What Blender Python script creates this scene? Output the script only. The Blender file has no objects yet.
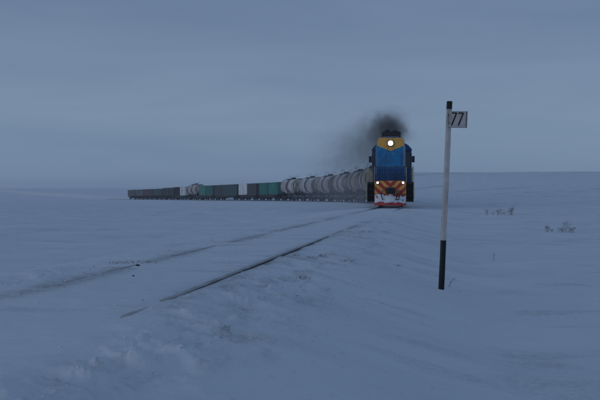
import bpy, bmesh, math, random
import numpy as np
from mathutils import Vector, Matrix

R = math.radians
random.seed(7)
sc = bpy.context.scene
col = sc.collection

# ------------------------------------------------------------------ camera
EYE = 1.67
cd = bpy.data.cameras.new('camera')
cd.lens = 50.0; cd.sensor_width = 36.0
cd.clip_start = 0.1; cd.clip_end = 20000
cam = bpy.data.objects.new('camera', cd); col.objects.link(cam)
cam.location = (0, 0, EYE)
cam.rotation_euler = (R(90 - 0.963), 0, 0)
sc.camera = cam

# ------------------------------------------------------------------ sky (overcast dusk)
SUN_EL, SUN_AZ = 8.0, -128.0         # low behind thin cloud, to the left and behind the camera
w = bpy.data.worlds.new('World'); sc.world = w; w.use_nodes = True
nt = w.node_tree; nt.nodes.clear()
def N(nt, typ, **kw):
    n = nt.nodes.new(typ)
    for k, v in kw.items(): setattr(n, k, v)
    return n
out = N(nt, 'ShaderNodeOutputWorld')
bg = N(nt, 'ShaderNodeBackground'); bg.inputs['Strength'].default_value = 1.0
sky = N(nt, 'ShaderNodeTexSky', sky_type='NISHITA', sun_disc=False,
        sun_elevation=R(SUN_EL), sun_rotation=R(SUN_AZ), altitude=200, air_density=1.0, dust_density=1.0, ozone_density=3.0)
skm = N(nt, 'ShaderNodeVectorMath', operation='SCALE'); skm.inputs['Scale'].default_value = 0.10
nt.links.new(sky.outputs[0], skm.inputs[0])
tc = N(nt, 'ShaderNodeTexCoord')
sep = N(nt, 'ShaderNodeSeparateXYZ'); nt.links.new(tc.outputs['Generated'], sep.inputs[0])
# cloud sheet seen from below: broad soft bands, stretched sideways towards the horizon
mp = N(nt, 'ShaderNodeMapping'); mp.inputs['Scale'].default_value = (1.6, 1.6, 13.0); mp.inputs['Location'].default_value = (3.1, 0.4, 1.7)
nt.links.new(tc.outputs['Generated'], mp.inputs[0])
n1 = N(nt, 'ShaderNodeTexNoise'); n1.inputs['Scale'].default_value = 1.5; n1.inputs['Detail'].default_value = 5; n1.inputs['Roughness'].default_value = 0.5
n1.inputs['Distortion'].default_value = 0.4
nt.links.new(mp.outputs[0], n1.inputs['Vector'])
mr = N(nt, 'ShaderNodeMapRange'); mr.inputs['From Min'].default_value = 0.3; mr.inputs['From Max'].default_value = 0.72
nt.links.new(n1.outputs[0], mr.inputs['Value'])
ramp = N(nt, 'ShaderNodeValToRGB')
el = ramp.color_ramp.elements
el[0].position = 0.0; el[0].color = (0.160, 0.238, 0.355, 1)
el[1].position = 1.0; el[1].color = (0.140, 0.206, 0.320, 1)
for p, c in ((0.045, (0.187, 0.268, 0.383, 1)), (0.10, (0.196, 0.272, 0.388, 1)), (0.17, (0.168, 0.238, 0.352, 1)), (0.26, (0.145, 0.212, 0.326, 1))):
    e = el.new(p); e.color = c
nt.links.new(sep.outputs['Z'], ramp.inputs[0])
mul = N(nt, 'ShaderNodeMix', data_type='RGBA', blend_type='MIX')
dk = N(nt, 'ShaderNodeVectorMath', operation='MULTIPLY'); dk.inputs[1].default_value = (0.88, 0.90, 0.935)
br = N(nt, 'ShaderNodeVectorMath', operation='MULTIPLY'); br.inputs[1].default_value = (1.08, 1.05, 1.06)
nt.links.new(ramp.outputs[0], dk.inputs[0]); nt.links.new(ramp.outputs[0], br.inputs[0])
nt.links.new(mr.outputs[0], mul.inputs['Factor']); nt.links.new(dk.outputs[0], mul.inputs['A']); nt.links.new(br.outputs[0], mul.inputs['B'])
fin = N(nt, 'ShaderNodeMix', data_type='RGBA'); fin.inputs['Factor'].default_value = 0.04
nt.links.new(mul.outputs['Result'], fin.inputs['A']); nt.links.new(skm.outputs[0], fin.inputs['B'])
nt.links.new(fin.outputs['Result'], bg.inputs['Color']); nt.links.new(bg.outputs[0], out.inputs[0])

# ------------------------------------------------------------------ sun, hidden by cloud
sd = bpy.data.lights.new('sun', 'SUN'); sd.energy = 0.30; sd.angle = R(22); sd.color = (1.0, 0.87, 0.82)
sun = bpy.data.objects.new('sun', sd); col.objects.link(sun)
dvec = Vector((math.sin(R(SUN_AZ)) * math.cos(R(SUN_EL)), math.cos(R(SUN_AZ)) * math.cos(R(SUN_EL)), math.sin(R(SUN_EL))))
sun.rotation_euler = dvec.to_track_quat('Z', 'Y').to_euler()

# ------------------------------------------------------------------ exposure
sc.view_settings.view_transform = 'Standard'; sc.view_settings.look = 'None'
sc.view_settings.exposure = 0; sc.view_settings.gamma = 1; sc.view_settings.use_curve_mapping = False
sc.render.engine = 'CYCLES'
sc.cycles.use_denoising = True
sc.cycles.volume_bounces = 1; sc.cycles.max_bounces = 8
sc.cycles.volume_step_rate = 1.0

# ================================================================== helpers
def smooth(a, b, x):
    t = np.clip((x - a) / (b - a), 0, 1); return t * t * (3 - 2 * t)
def _hash(ix, iy, seed):
    h = (ix.astype(np.int64) * 374761393 + iy.astype(np.int64) * 668265263 + seed * 1442695041) & 0xffffffff
    h = ((h ^ (h >> 13)) * 1274126177) & 0xffffffff
    return ((h ^ (h >> 16)) & 0xffff) / 65535.0
def vnoise(x, y, seed=0):
    ix = np.floor(x); iy = np.floor(y); fx = x - ix; fy = y - iy
    fx = fx * fx * fx * (fx * (fx * 6 - 15) + 10); fy = fy * fy * fy * (fy * (fy * 6 - 15) + 10)
    a = _hash(ix, iy, seed); b = _hash(ix + 1, iy, seed); c = _hash(ix, iy + 1, seed); d = _hash(ix + 1, iy + 1, seed)
    return (a + (b - a) * fx) * (1 - fy) + (c + (d - c) * fx) * fy - 0.5
def fbm(x, y, seed=0, octv=4):
    r = 0; a = 1.0
    for k in range(octv):
        r = r + a * vnoise(x, y, seed + k * 17); x, y = x * 1.93 + y * 0.31 + 3.7, y * 1.93 - x * 0.31 * 0.5 + 1.9; a *= 0.5
    return r

# track centre line: X(Y), rail-top height Z(Y), arc length S from the locomotive's nose
MY = [-300, 0, 35, 50, 60, 75, 100, 130, 160, 185, 210, 420, 900]
MM = [.17, .172, .175, .155, .13, .09, .0, -.13, -.30, -.4, -.42, -.43, -.44]
TY = np.arange(-300, 1500, .25); _m = np.interp(TY, MY, MM)
_k = np.ones(41) / 41; _m = np.convolve(np.pad(_m, 20, 'edge'), _k, 'valid')
TX = np.concatenate([[0], np.cumsum((_m[1:] + _m[:-1]) / 2 * .25)]); TX += 6.0 - np.interp(56, TY, TX)
TS = np.concatenate([[0], np.cumsum(np.hypot(np.diff(TX), .25))]); TS -= np.interp(56, TY, TS)
_z = EYE - np.interp(TY, [-300, 8, 56, 900, 1500], [0.9, 1.05, 1.4, 1.4 + .0139 * 844, 13.5])
_z = np.convolve(np.pad(_z, 40, 'edge'), np.ones(81) / 81, 'valid'); TZ = _z
def track(s):
    return Vector((np.interp(s, TS, TX), np.interp(s, TS, TY), np.interp(s, TS, TZ)))
def TXY(y): return np.interp(y, TY, TX)

def base_height(X, Y):
    """snow surface without the embankment"""
    left = np.interp(Y, [-400, -20, 10, 56, 110, 362, 600, 900, 5000], [0.2, .05, -.02, -.08, -.75, -4.2, -4.9, -5.0, -4.6])
    right = np.interp(Y, [-400, 0, 13, 40, 70, 120, 362, 5000], [0.15, -.15, -.20, .06, .08, -.2, -3.0, -4.0])
    u = X - TXY(Y)
    h = left + (right - left) * smooth(-3, 5, u)
    hill = 10.3 * smooth(4, 70, u) * smooth(-22, 40, X - .02 * np.maximum(Y - 350, 0)) * smooth(48, 380, Y) * (1 - 0.6 * smooth(500, 1600, Y))
    hill = hill * (1 + .10 * fbm(X / 90, Y / 90, 5, 3))
    h = h + hill
    # broad drifts
    r = np.hypot(X, Y)
    h = h + .30 * fbm(X / 45, Y / 28, 11, 3) * smooth(30, 130, r) + .8 * fbm(X / 260, Y / 200, 12, 3) * smooth(300, 1200, r)
    return h

def ground(X, Y, want=False):
    X = np.asarray(X, float); Y = np.asarray(Y, float)
    xt = TXY(Y); zt = np.interp(Y, TY, TZ); m = np.interp(Y, TY, _m)
    v = (X - xt) / np.sqrt(1 + m * m)
    r = np.hypot(X, Y)
    b = base_height(X, Y)
    # wind relief: long low sastrugi, ripples, fine clods
    wob = fbm(X * .55, Y * .55, 3, 2) * .5
    sas = fbm((X * .35 + Y * .10) + wob, (Y * 1.1 - X * .25) + wob, 21, 4)
    sas = np.abs(sas + .02) ** 1.2 * np.sign(sas)
    ripp = fbm(X * 1.9 + Y * .4, Y * 4.6 - X * .8, 31, 3)
    b = b + .12 * sas * smooth(1.2, 6, r) * (1 + .6 * smooth(25, 80, r)) + .012 * ripp
    # embankment: snow flush with the rails, clear of them here and there
    exp_r = smooth(5.6, 8.6, Y) * (1 - smooth(24, 31, Y)) * (0.75 + .45 * smooth(10, 12.5, Y) * (1 - smooth(15.5, 19, Y)))
    gap = smooth(.12, .30, fbm(Y * .55 + 9.1, Y * 0 + 2.2, 41, 2)); exp_r = exp_r * (1 - .62 * gap)
    exp_l = (.35 + .65 * smooth(-.3, .2, fbm(Y * .42, Y * 0 + 7.7, 43, 3))) * smooth(7, 9, Y) * (1 - smooth(26, 34, Y))
    far = smooth(40, 58, Y)
    lvl = .008 + .014 * fbm(X * .9, Y * .7, 51, 4) + .012 * fbm(X * 3.2, Y * 3.2, 52, 3)
    nr = np.exp(-((v - .90) / .12) ** 2) * .75 + np.exp(-((v - 1.25) / .35) ** 2) * .45
    nl = np.exp(-((v + .63) / .14) ** 2) * .9
    calm = np.exp(-((np.abs(v) - .82) / .16) ** 2) * smooth(5.5, 7, Y) * (1 - smooth(30, 36, Y)); lvl = lvl * (1 - .85 * calm) + .004 * calm
    bed = zt + lvl - .017 * nr * exp_r * (.7 + 1.1 * smooth(-.3, .3, fbm(Y * .9, Y * 0 + 3.3, 47, 3))) - .008 * nl * exp_l
    on_rail = np.exp(-((np.abs(v) - .795) / .075) ** 2)
    bed = bed - on_rail * np.where(v > 0, exp_r * .017 + .006 * exp_r * fbm(Y * 1.7, Y * 0 + 5.1, 48, 3), exp_l * .009) - far * .10
    sh_r = smooth(1.15 + .3 * fbm(Y * .35, Y * 0 + 1.1, 61, 2), 4.0 + .7 * fbm(Y * .3, Y * 0 + 4.1, 62, 2) * (1 - smooth(9, 12, Y) * (1 - smooth(15, 19, Y))), v)
    sh_r = .45 * sh_r + .55 * np.clip((v - .98) / 3.1, 0, 1)
    sh_l = smooth(1.5, 4.4, -v)
    k = np.where(v > 0, sh_r, sh_l)
    h = bed * (1 - k) + b * k
    # broken, wind-scoured crust on the shoulders
    belt = np.exp(-((v - 1.55) / .52) ** 2) + .55 * np.exp(-((v + 1.4) / .7) ** 2)
    lx = X + Y * .12; ly = Y + X * .22 + .35 * wob        # drift tails blown off the shoulder
    belt = belt * smooth(.93, 1.25, np.abs(v)) * (1 - .5 * smooth(8.5, 13, Y)) * (1 + .1 * (1 - smooth(7.5, 10.5, Y)))
    crust = fbm(lx * 2.3, ly * 2.6, 71, 5)
    tails = 1 - np.abs(fbm(lx * 1.5 + 3.3, ly * 2.2, 73, 5)) * 2.6
    h = h + belt * (1 - .7 * far) * (.075 * crust + .07 * np.clip(tails, 0, 1) ** 2 - .03 + .06 * np.clip(fbm(X * 7, Y * 8, 75, 4), 0, 1))
    # windscoop and little drift at the post
    dp = np.hypot(X - 2.24, (Y - 13.2)); h = h + .05 * np.exp(-(np.hypot(X - 2.30, (Y - 13.15) * .7) / .26) ** 2) - .03 * np.exp(-(dp / .09) ** 2)
    if not want: return h
    d1 = np.exp(-((v + .76) / .22) ** 2) * smooth(-.55, .35, fbm(X * 1.6, Y * .7, 81, 5)) * (1 - far) * .62 * smooth(3, 6, Y)
    d2 = np.exp(-((v - 1.5) / .65) ** 2) * smooth(.05, .50, fbm(X * 3.4, Y * 2.0, 83, 5)) * (1 - .6 * far) * .40 * smooth(3, 7, Y)  # shoulder dirt, its colour strengthened to stand in for weak relief shading
    d3 = smooth(.08, .6, fbm(X * .8, Y * 2.4, 85, 5)) * .26 * smooth(4, 9, r) * (1 - smooth(60, 200, r))  # brownish dirt wash, also painting in snow relief that diffuse light barely shades
    d4 = smooth(.30, .55, fbm(X / 16, Y / 5, 87, 4)) * .5 * smooth(60, 110, Y) * smooth(5, 20, v) * (1 - smooth(330, 480, r))
    d5 = np.exp(-((v - .88) / .16) ** 2) * smooth(6.5, 9, Y) * (1 - smooth(26, 34, Y)) * (.25 + .5 * smooth(-.2, .4, fbm(X * 3, Y * 1.5, 89, 4)))
    return h, np.clip(d1 + d2 + d3 + d4 + d5, 0, 1)
def gz(x, y): return float(ground(np.array([x]), np.array([y]))[0])
def px2w(px, py, lift=0.0):
    """ground point under a picture position, by marching the sight line"""
    dx = (px - 300) / 833.3; dz = -(py - 186) / 833.3
    ys = np.exp(np.linspace(math.log(4), math.log(600), 3000)); h = ground(dx * ys, ys)
    i = np.argmax(EYE + dz * ys < h + lift)
    return float(dx * ys[i]), float(ys[i]), float(h[i])

# ------------------------------------------------------------------ materials
def M(name, base, rough=.6, metal=0.0, var=.25, scale=3.0, dirt=None, dirt_amt=.35, snow=0.0, objcol=False, bump=.0, spec=.4):
    m = bpy.data.materials.new(name); m.use_nodes = True
    t = m.node_tree; p = t.nodes['Principled BSDF']
    p.inputs['Roughness'].default_value = rough; p.inputs['Metallic'].default_value = metal
    p.inputs['Specular IOR Level'].default_value = spec
    c = N(t, 'ShaderNodeTexCoord')
    nz = N(t, 'ShaderNodeTexNoise'); nz.inputs['Scale'].default_value = scale; nz.inputs['Detail'].default_value = 6; nz.inputs['Roughness'].default_value = .62
    vec = c.outputs['Object']
    if objcol:
        oi = N(t, 'ShaderNodeObjectInfo'); src = oi.outputs['Color']
        va = N(t, 'ShaderNodeVectorMath', operation='ADD'); t.links.new(vec, va.inputs[0]); t.links.new(oi.outputs['Location'], va.inputs[1]); vec = va.outputs[0]
    else:
        rgb = N(t, 'ShaderNodeRGB'); rgb.outputs[0].default_value = (*base, 1); src = rgb.outputs[0]
    t.links.new(vec, nz.inputs['Vector'])
    rg = N(t, 'ShaderNodeMapRange'); rg.inputs['From Min'].default_value = .3; rg.inputs['From Max'].default_value = .7
    rg.inputs['To Min'].default_value = 1 - var; rg.inputs['To Max'].default_value = 1 + var * .5
    t.links.new(nz.outputs[0], rg.inputs[0])
    sca = N(t, 'ShaderNodeVectorMath', operation='SCALE'); t.links.new(src, sca.inputs[0]); t.links.new(rg.outputs[0], sca.inputs['Scale'])
    cur = sca.outputs[0]
    if dirt:
        n2 = N(t, 'ShaderNodeTexNoise'); n2.inputs['Scale'].default_value = scale * .8; n2.inputs['Detail'].default_value = 8; n2.inputs['Roughness'].default_value = .7
        mpp = N(t, 'ShaderNodeMapping'); mpp.inputs['Scale'].default_value = (1, 1, .28); mpp.inputs['Location'].default_value = (5, 2, 9)
        t.links.new(vec, mpp.inputs[0]); t.links.new(mpp.outputs[0], n2.inputs['Vector'])
        r2 = N(t, 'ShaderNodeMapRange'); r2.inputs['From Min'].default_value = .62 - dirt_amt * .35; r2.inputs['From Max'].default_value = .72; r2.inputs['To Max'].default_value = .9
        t.links.new(n2.outputs[0], r2.inputs[0])
        mx = N(t, 'ShaderNodeMix', data_type='RGBA'); mx.inputs['B'].default_value = (*dirt, 1)
        t.links.new(r2.outputs[0], mx.inputs['Factor']); t.links.new(cur, mx.inputs['A']); cur = mx.outputs['Result']
    if snow > 0:       # frost and blown snow lying on upward faces
        g = N(t, 'ShaderNodeNewGeometry'); s3 = N(t, 'ShaderNodeSeparateXYZ'); t.links.new(g.outputs['Normal'], s3.inputs[0])
        r3 = N(t, 'ShaderNodeMapRange'); r3.inputs['From Min'].default_value = .45; r3.inputs['From Max'].default_value = .9; r3.inputs['To Max'].default_value = 1
        t.links.new(s3.outputs['Z'], r3.inputs[0])
        n3 = N(t, 'ShaderNodeTexNoise'); n3.inputs['Scale'].default_value = scale * 1.7; n3.inputs['Detail'].default_value = 5
        t.links.new(c.outputs['Object'], n3.inputs['Vector'])
        ml = N(t, 'ShaderNodeMath', operation='MULTIPLY'); t.links.new(r3.outputs[0], ml.inputs[0]); t.links.new(n3.outputs[0], ml.inputs[1])
        ms = N(t, 'ShaderNodeMath', operation='MULTIPLY', use_clamp=True); t.links.new(ml.outputs[0], ms.inputs[0]); ms.inputs[1].default_value = snow * 1.8
        mx2 = N(t, 'ShaderNodeMix', data_type='RGBA'); mx2.inputs['B'].default_value = (.78, .80, .83, 1)
        t.links.new(ms.outputs[0], mx2.inputs['Factor']); t.links.new(cur, mx2.inputs['A']); cur = mx2.outputs['Result']
    t.links.new(cur, p.inputs['Base Color'])
    if bump:
        bp = N(t, 'ShaderNodeBump'); bp.inputs['Strength'].default_value = bump; bp.inputs['Distance'].default_value = .02
        t.links.new(nz.outputs[0], bp.inputs['Height']); t.links.new(bp.outputs[0], p.inputs['Normal'])
    return m
def spill(m, col_, centres):
    """oil and rust that ran down round the hatch and the end belts"""
    t = m.node_tree; p = t.nodes['Principled BSDF']; src = p.inputs['Base Color'].links[0].from_socket
    c = N(t, 'ShaderNodeTexCoord'); sp = N(t, 'ShaderNodeSeparateXYZ'); t.links.new(c.outputs['Object'], sp.inputs[0])
    oi = N(t, 'ShaderNodeObjectInfo'); ad = N(t, 'ShaderNodeVectorMath', operation='ADD'); t.links.new(c.outputs['Object'], ad.inputs[0]); t.links.new(oi.outputs['Location'], ad.inputs[1])
    mp_ = N(t, 'ShaderNodeMapping'); mp_.inputs['Scale'].default_value = (.7, .9, .35); t.links.new(ad.outputs[0], mp_.inputs[0])
    nz = N(t, 'ShaderNodeTexNoise'); nz.inputs['Scale'].default_value = 1.3; nz.inputs['Detail'].default_value = 6; nz.inputs['Roughness'].default_value = .65; t.links.new(mp_.outputs[0], nz.inputs['Vector'])
    best = None
    for cy, wd in centres:
        d = math_(t, 'DIVIDE', math_(t, 'ABSOLUTE', math_(t, 'SUBTRACT', sp.outputs['Y'], cy)), wd)
        best = d if best is None else math_(t, 'MINIMUM', best, d)
    q = math_(t, 'ADD', best, math_(t, 'MULTIPLY', math_(t, 'SUBTRACT', nz.outputs[0], .5), 4.6))
    r_ = N(t, 'ShaderNodeMapRange'); r_.inputs['From Min'].default_value = 1.1; r_.inputs['From Max'].default_value = .5; r_.inputs['To Max'].default_value = .80; t.links.new(q, r_.inputs[0])
    mx = N(t, 'ShaderNodeMix', data_type='RGBA'); mx.inputs['B'].default_value = (*col_, 1); t.links.new(r_.outputs[0], mx.inputs['Factor']); t.links.new(src, mx.inputs['A']); t.links.new(mx.outputs['Result'], p.inputs['Base Color'])
def math_(t, op, a, b=None, clamp=False):
    n = N(t, 'ShaderNodeMath', operation=op, use_clamp=clamp)
    for i, v in enumerate((a, b)):
        if v is None: continue
        if isinstance(v, (int, float)): n.inputs[i].default_value = v
        else: t.links.new(v, n.inputs[i])
    return n.outputs[0]
def EM(name, c, s):
    m = bpy.data.materials.new(name); m.use_nodes = True; t = m.node_tree
    p = t.nodes['Principled BSDF']; p.inputs['Base Color'].default_value = (.8, .8, .8, 1)
    p.inputs['Emission Color'].default_value = (*c, 1); p.inputs['Emission Strength'].default_value = s
    return m
RUST = (.075, .045, .032)
MAT = dict(
    blue=M('blue_paint', (.006, .215, .49), .5, var=.4, dirt=(.03, .06, .09), dirt_amt=.45, snow=.5),
    navy=M('navy_paint', (.005, .070, .22), .5, var=.3, dirt=(.015, .03, .05), dirt_amt=.25, snow=.4),
    yellow=M('yellow_paint', (.80, .42, .08), .55, var=.2, dirt=(.22, .13, .05), dirt_amt=.25),
    red=M('red_paint', (.52, .040, .032), .55, var=.25, dirt=(.10, .03, .025), dirt_amt=.3),
    black=M('black_steel', (.012, .012, .013), .6, var=.3, snow=.25),
    dark=M('dark_steel', (.022, .021, .021), .7, var=.3, dirt=RUST, dirt_amt=.3, snow=.35),
    rail=M('rail_steel', (.030, .026, .023), .5, metal=.2, var=.3, scale=2.2, dirt=RUST, dirt_amt=.4, snow=.42),
    pale=M('pale_blue_paint', (.22, .32, .42), .5, var=.2),
    wrail=M('cream_paint', (.50, .42, .25), .5, var=.25),
    glass=M('window_glass', (.008, .012, .016), .08, var=.1, spec=.6),
    lens=M('lamp_housing', (.04, .04, .045), .4),
    tank=M('tank_paint', (.4, .4, .4), .55, var=.2, scale=1.1, dirt=(.13, .075, .048), dirt_amt=.85, snow=.55, objcol=True),
    stain=M('oil_stained_steel', (.035, .030, .028), .55, var=.4, scale=1.6, dirt=(.10, .07, .055), dirt_amt=.4, snow=.4),
    box=M('container_paint', (.3, .3, .3), .6, var=.2, scale=.9, dirt=(.045, .05, .05), dirt_amt=.35, snow=.7, objcol=True),
    gon=M('wagon_paint', (.3, .3, .3), .7, var=.35, scale=1.2, dirt=(.045, .035, .03), dirt_amt=.5, snow=.4, objcol=True),
    load=M('snowy_load', (.08, .08, .085), .9, var=.5, scale=2.0, snow=.8),
    postw=M('post_white_paint', (.56, .53, .50), .7, var=.22, scale=9, dirt=(.30, .27, .24), dirt_amt=.35),
    postb=M('post_black_paint', (.010, .010, .011), .6, var=.3, scale=9),
    plate=M('plate_white_paint', (.46, .45, .44), .6, var=.15, scale=9, dirt=(.25, .23, .21), dirt_amt=.3),
    rim=M('plate_rim', (.12, .12, .125), .6),
    ink=M('sign_black', (.010, .010, .010), .6, var=.1),
    straw=M('dry_stem', (.20, .16, .13), .9, var=.35, scale=20),
    stone=M('ballast_stone', (.05, .045, .042), .9, var=.4, scale=9, snow=.3),
    head=EM('headlight_glow', (1.0, .93, .80), 14.0),
    mark=EM('marker_glow', (1.0, .86, .68), 7.0),
)
spill(MAT['tank'], (.034, .022, .016), ((0, .9), (-4.6, .6), (4.6, .7)))
def snow_mat(name, relief=True):
    m = bpy.data.materials.new(name); m.use_nodes = True; t = m.node_tree; p = t.nodes['Principled BSDF']
    p.inputs['Roughness'].default_value = .75; p.inputs['Specular IOR Level'].default_value = .25
    c = N(t, 'ShaderNodeTexCoord')
    n0 = N(t, 'ShaderNodeTexNoise'); n0.inputs['Scale'].default_value = .35; n0.inputs['Detail'].default_value = 7; n0.inputs['Roughness'].default_value = .6
    mp = N(t, 'ShaderNodeMapping'); mp.inputs['Scale'].default_value = (.5, 1.5, 1); mp.inputs['Rotation'].default_value = (0, 0, R(14))
    t.links.new(c.outputs['Object'], mp.inputs[0]); t.links.new(mp.outputs[0], n0.inputs['Vector'])
    cr = N(t, 'ShaderNodeValToRGB'); e = cr.color_ramp.elements
    e[0].position = .3; e[0].color = (.68, .735, .79, 1); e[1].position = .72; e[1].color = (.775, .825, .87, 1)
    t.links.new(n0.outputs[0], cr.inputs[0])
    at = N(t, 'ShaderNodeAttribute', attribute_name='dirt')
    n2 = N(t, 'ShaderNodeTexNoise'); n2.inputs['Scale'].default_value = 14; n2.inputs['Detail'].default_value = 6; n2.inputs['Roughness'].default_value = .75
    t.links.new(c.outputs['Object'], n2.inputs['Vector'])
    r2 = N(t, 'ShaderNodeMapRange'); r2.inputs['From Min'].default_value = .42; r2.inputs['From Max'].default_value = .66; r2.inputs['To Min'].default_value = .25; r2.inputs['To Max'].default_value = 1.3
    t.links.new(n2.outputs[0], r2.inputs[0])
    ml = N(t, 'ShaderNodeMath', operation='MULTIPLY', use_clamp=True); t.links.new(at.outputs['Fac'], ml.inputs[0]); t.links.new(r2.outputs[0], ml.inputs[1])
    mx = N(t, 'ShaderNodeMix', data_type='RGBA'); mx.inputs['B'].default_value = (.15, .13, .12, 1)
    t.links.new(ml.outputs[0], mx.inputs['Factor']); t.links.new(cr.outputs[0], mx.inputs['A']); t.links.new(mx.outputs['Result'], p.inputs['Base Color'])
    n3 = N(t, 'ShaderNodeTexNoise'); n3.inputs['Scale'].default_value = 5; n3.inputs['Detail'].default_value = 9; n3.inputs['Roughness'].default_value = .62
    t.links.new(mp.outputs[0], n3.inputs['Vector'])
    bp = N(t, 'ShaderNodeBump'); bp.inputs['Strength'].default_value = .8; bp.inputs['Distance'].default_value = .05
    t.links.new(n3.outputs[0], bp.inputs['Height']); t.links.new(bp.outputs[0], p.inputs['Normal'])
    return m
SNOW = snow_mat('snow')

# ------------------------------------------------------------------ mesh builder
class MB:
    def __init__(s): s.v = []; s.f = []; s.sm = []
    def add(s, vs, fs, smooth=False):
        o = len(s.v); s.v += [tuple(v) for v in vs]; s.f += [tuple(i + o for i in f) for f in fs]; s.sm += [smooth] * len(fs); return s
    def box(s, x0, x1, y0, y1, z0, z1):
        vs = [(x, y, z) for x in (x0, x1) for y in (y0, y1) for z in (z0, z1)]
        return s.add(vs, [(0, 1, 3, 2), (4, 6, 7, 5), (0, 4, 5, 1), (2, 3, 7, 6), (0, 2, 6, 4), (1, 5, 7, 3)])
    def prism(s, poly, y0, y1, axis='y', smooth=False):
        n = len(poly)
        if axis == 'y': P = lambda a, b, t: (a, t, b)
        elif axis == 'x': P = lambda a, b, t: (t, a, b)
        else: P = lambda a, b, t: (a, b, t)
        vs = [P(a, b, y0) for a, b in poly] + [P(a, b, y1) for a, b in poly]
        fs = [(i, (i + 1) % n, n + (i + 1) % n, n + i) for i in range(n)]
        s.add(vs, fs, smooth); s.add([P(a, b, y0) for a, b in poly], [tuple(range(n))]); s.add([P(a, b, y1) for a, b in poly], [tuple(range(n))[::-1]])
        return s
    def lathe(s, prof, c=(0, 0, 0), axis='y', n=20, smooth=True):
        """prof: (radius, along axis)"""
        vs = []; fs = []
        for r, t in prof:
            for k in range(n):
                a = 2 * math.pi * k / n; p = (r * math.cos(a), t, r * math.sin(a))
                if axis == 'x': p = (p[1], p[0], p[2])
                if axis == 'z': p = (p[0], p[2], p[1])
                vs.append((p[0] + c[0], p[1] + c[1], p[2] + c[2]))
        for j in range(len(prof) - 1):
            for k in range(n): fs.append((j * n + k, j * n + (k + 1) % n, (j + 1) * n + (k + 1) % n, (j + 1) * n + k))
        fs.append(tuple(range(n))[::-1]); fs.append(tuple((len(prof) - 1) * n + k for k in range(n)))
        return s.add(vs, fs, smooth)
    def tube(s, pts, r, n=6, r1=None):
        pts = [Vector(p) for p in pts]; vs = []; fs = []; L = len(pts)
        for i, p in enumerate(pts):
            d = (pts[min(i + 1, L - 1)] - pts[max(i - 1, 0)]).normalized()
            u = d.orthogonal().normalized() if i == 0 else (u - d * u.dot(d)).normalized()
            w_ = d.cross(u); rr = r if r1 is None else r + (r1 - r) * i / (L - 1)
            for k in range(n):
                a = 2 * math.pi * k / n; vs.append(p + (u * math.cos(a) + w_ * math.sin(a)) * rr)
        for i in range(L - 1):
            for k in range(n): fs.append((i * n + k, i * n + (k + 1) % n, (i + 1) * n + (k + 1) % n, (i + 1) * n + k))
        fs.append(tuple(range(n))[::-1]); fs.append(tuple((L - 1) * n + k for k in range(n)))
        return s.add(vs, fs, True)
    def mesh(s, name, mat):
        me = bpy.data.meshes.new(name); me.from_pydata(s.v, [], s.f)
        bm = bmesh.new(); bm.from_mesh(me); bmesh.ops.recalc_face_normals(bm, faces=bm.faces); bm.to_mesh(me); bm.free()
        me.polygons.foreach_set('use_smooth', s.sm); me.materials.append(mat); me.update(); return me
    def build(s, name, mat, parent=None, loc=None, bevel=0):
        o = bpy.data.objects.new(name, s.mesh(name, mat)); col.objects.link(o)
        if parent: o.parent = parent
        if loc: o.location = loc
        if bevel:
            b = o.modifiers.new('bevel', 'BEVEL'); b.width = bevel; b.segments = 2; b.limit_method = 'ANGLE'; b.angle_limit = R(40)
        return o
def inst(name, me, parent, loc=(0, 0, 0), rot=None):
    o = bpy.data.objects.new(name, me); col.objects.link(o); o.parent = parent; o.location = loc
    if rot: o.rotation_euler = rot
    return o
def empty(name, label=None, cat=None, group=None, kind=None):
    o = bpy.data.objects.new(name, None); col.objects.link(o); o.empty_display_size = .3
    return tag(o, label, cat, group, kind)
def tag(o, label=None, cat=None, group=None, kind=None):
    if label: o['label'] = label
    if cat: o['category'] = cat
    if group: o['group'] = group
    if kind: o['kind'] = kind
    return o
def copy_tree(o, parent=None):
    c = o.copy(); col.objects.link(c); c.parent = parent
    for ch in list(o.children): copy_tree(ch, c)
    return c
def paint(o, c, names):
    for ch in o.children:
        if ch.name.split('.')[0] in names: ch.color = (*c, 1)
        paint(ch, c, names)
def on_track(o, s, half):
    a = track(s - half); b = track(s + half); y = (b - a).normalized(); x = y.cross(Vector((0, 0, 1))).normalized(); z = x.cross(y)
    m = Matrix((x, y, z)).transposed().to_4x4(); m.translation = (a + b) / 2; o.matrix_world = m

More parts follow.
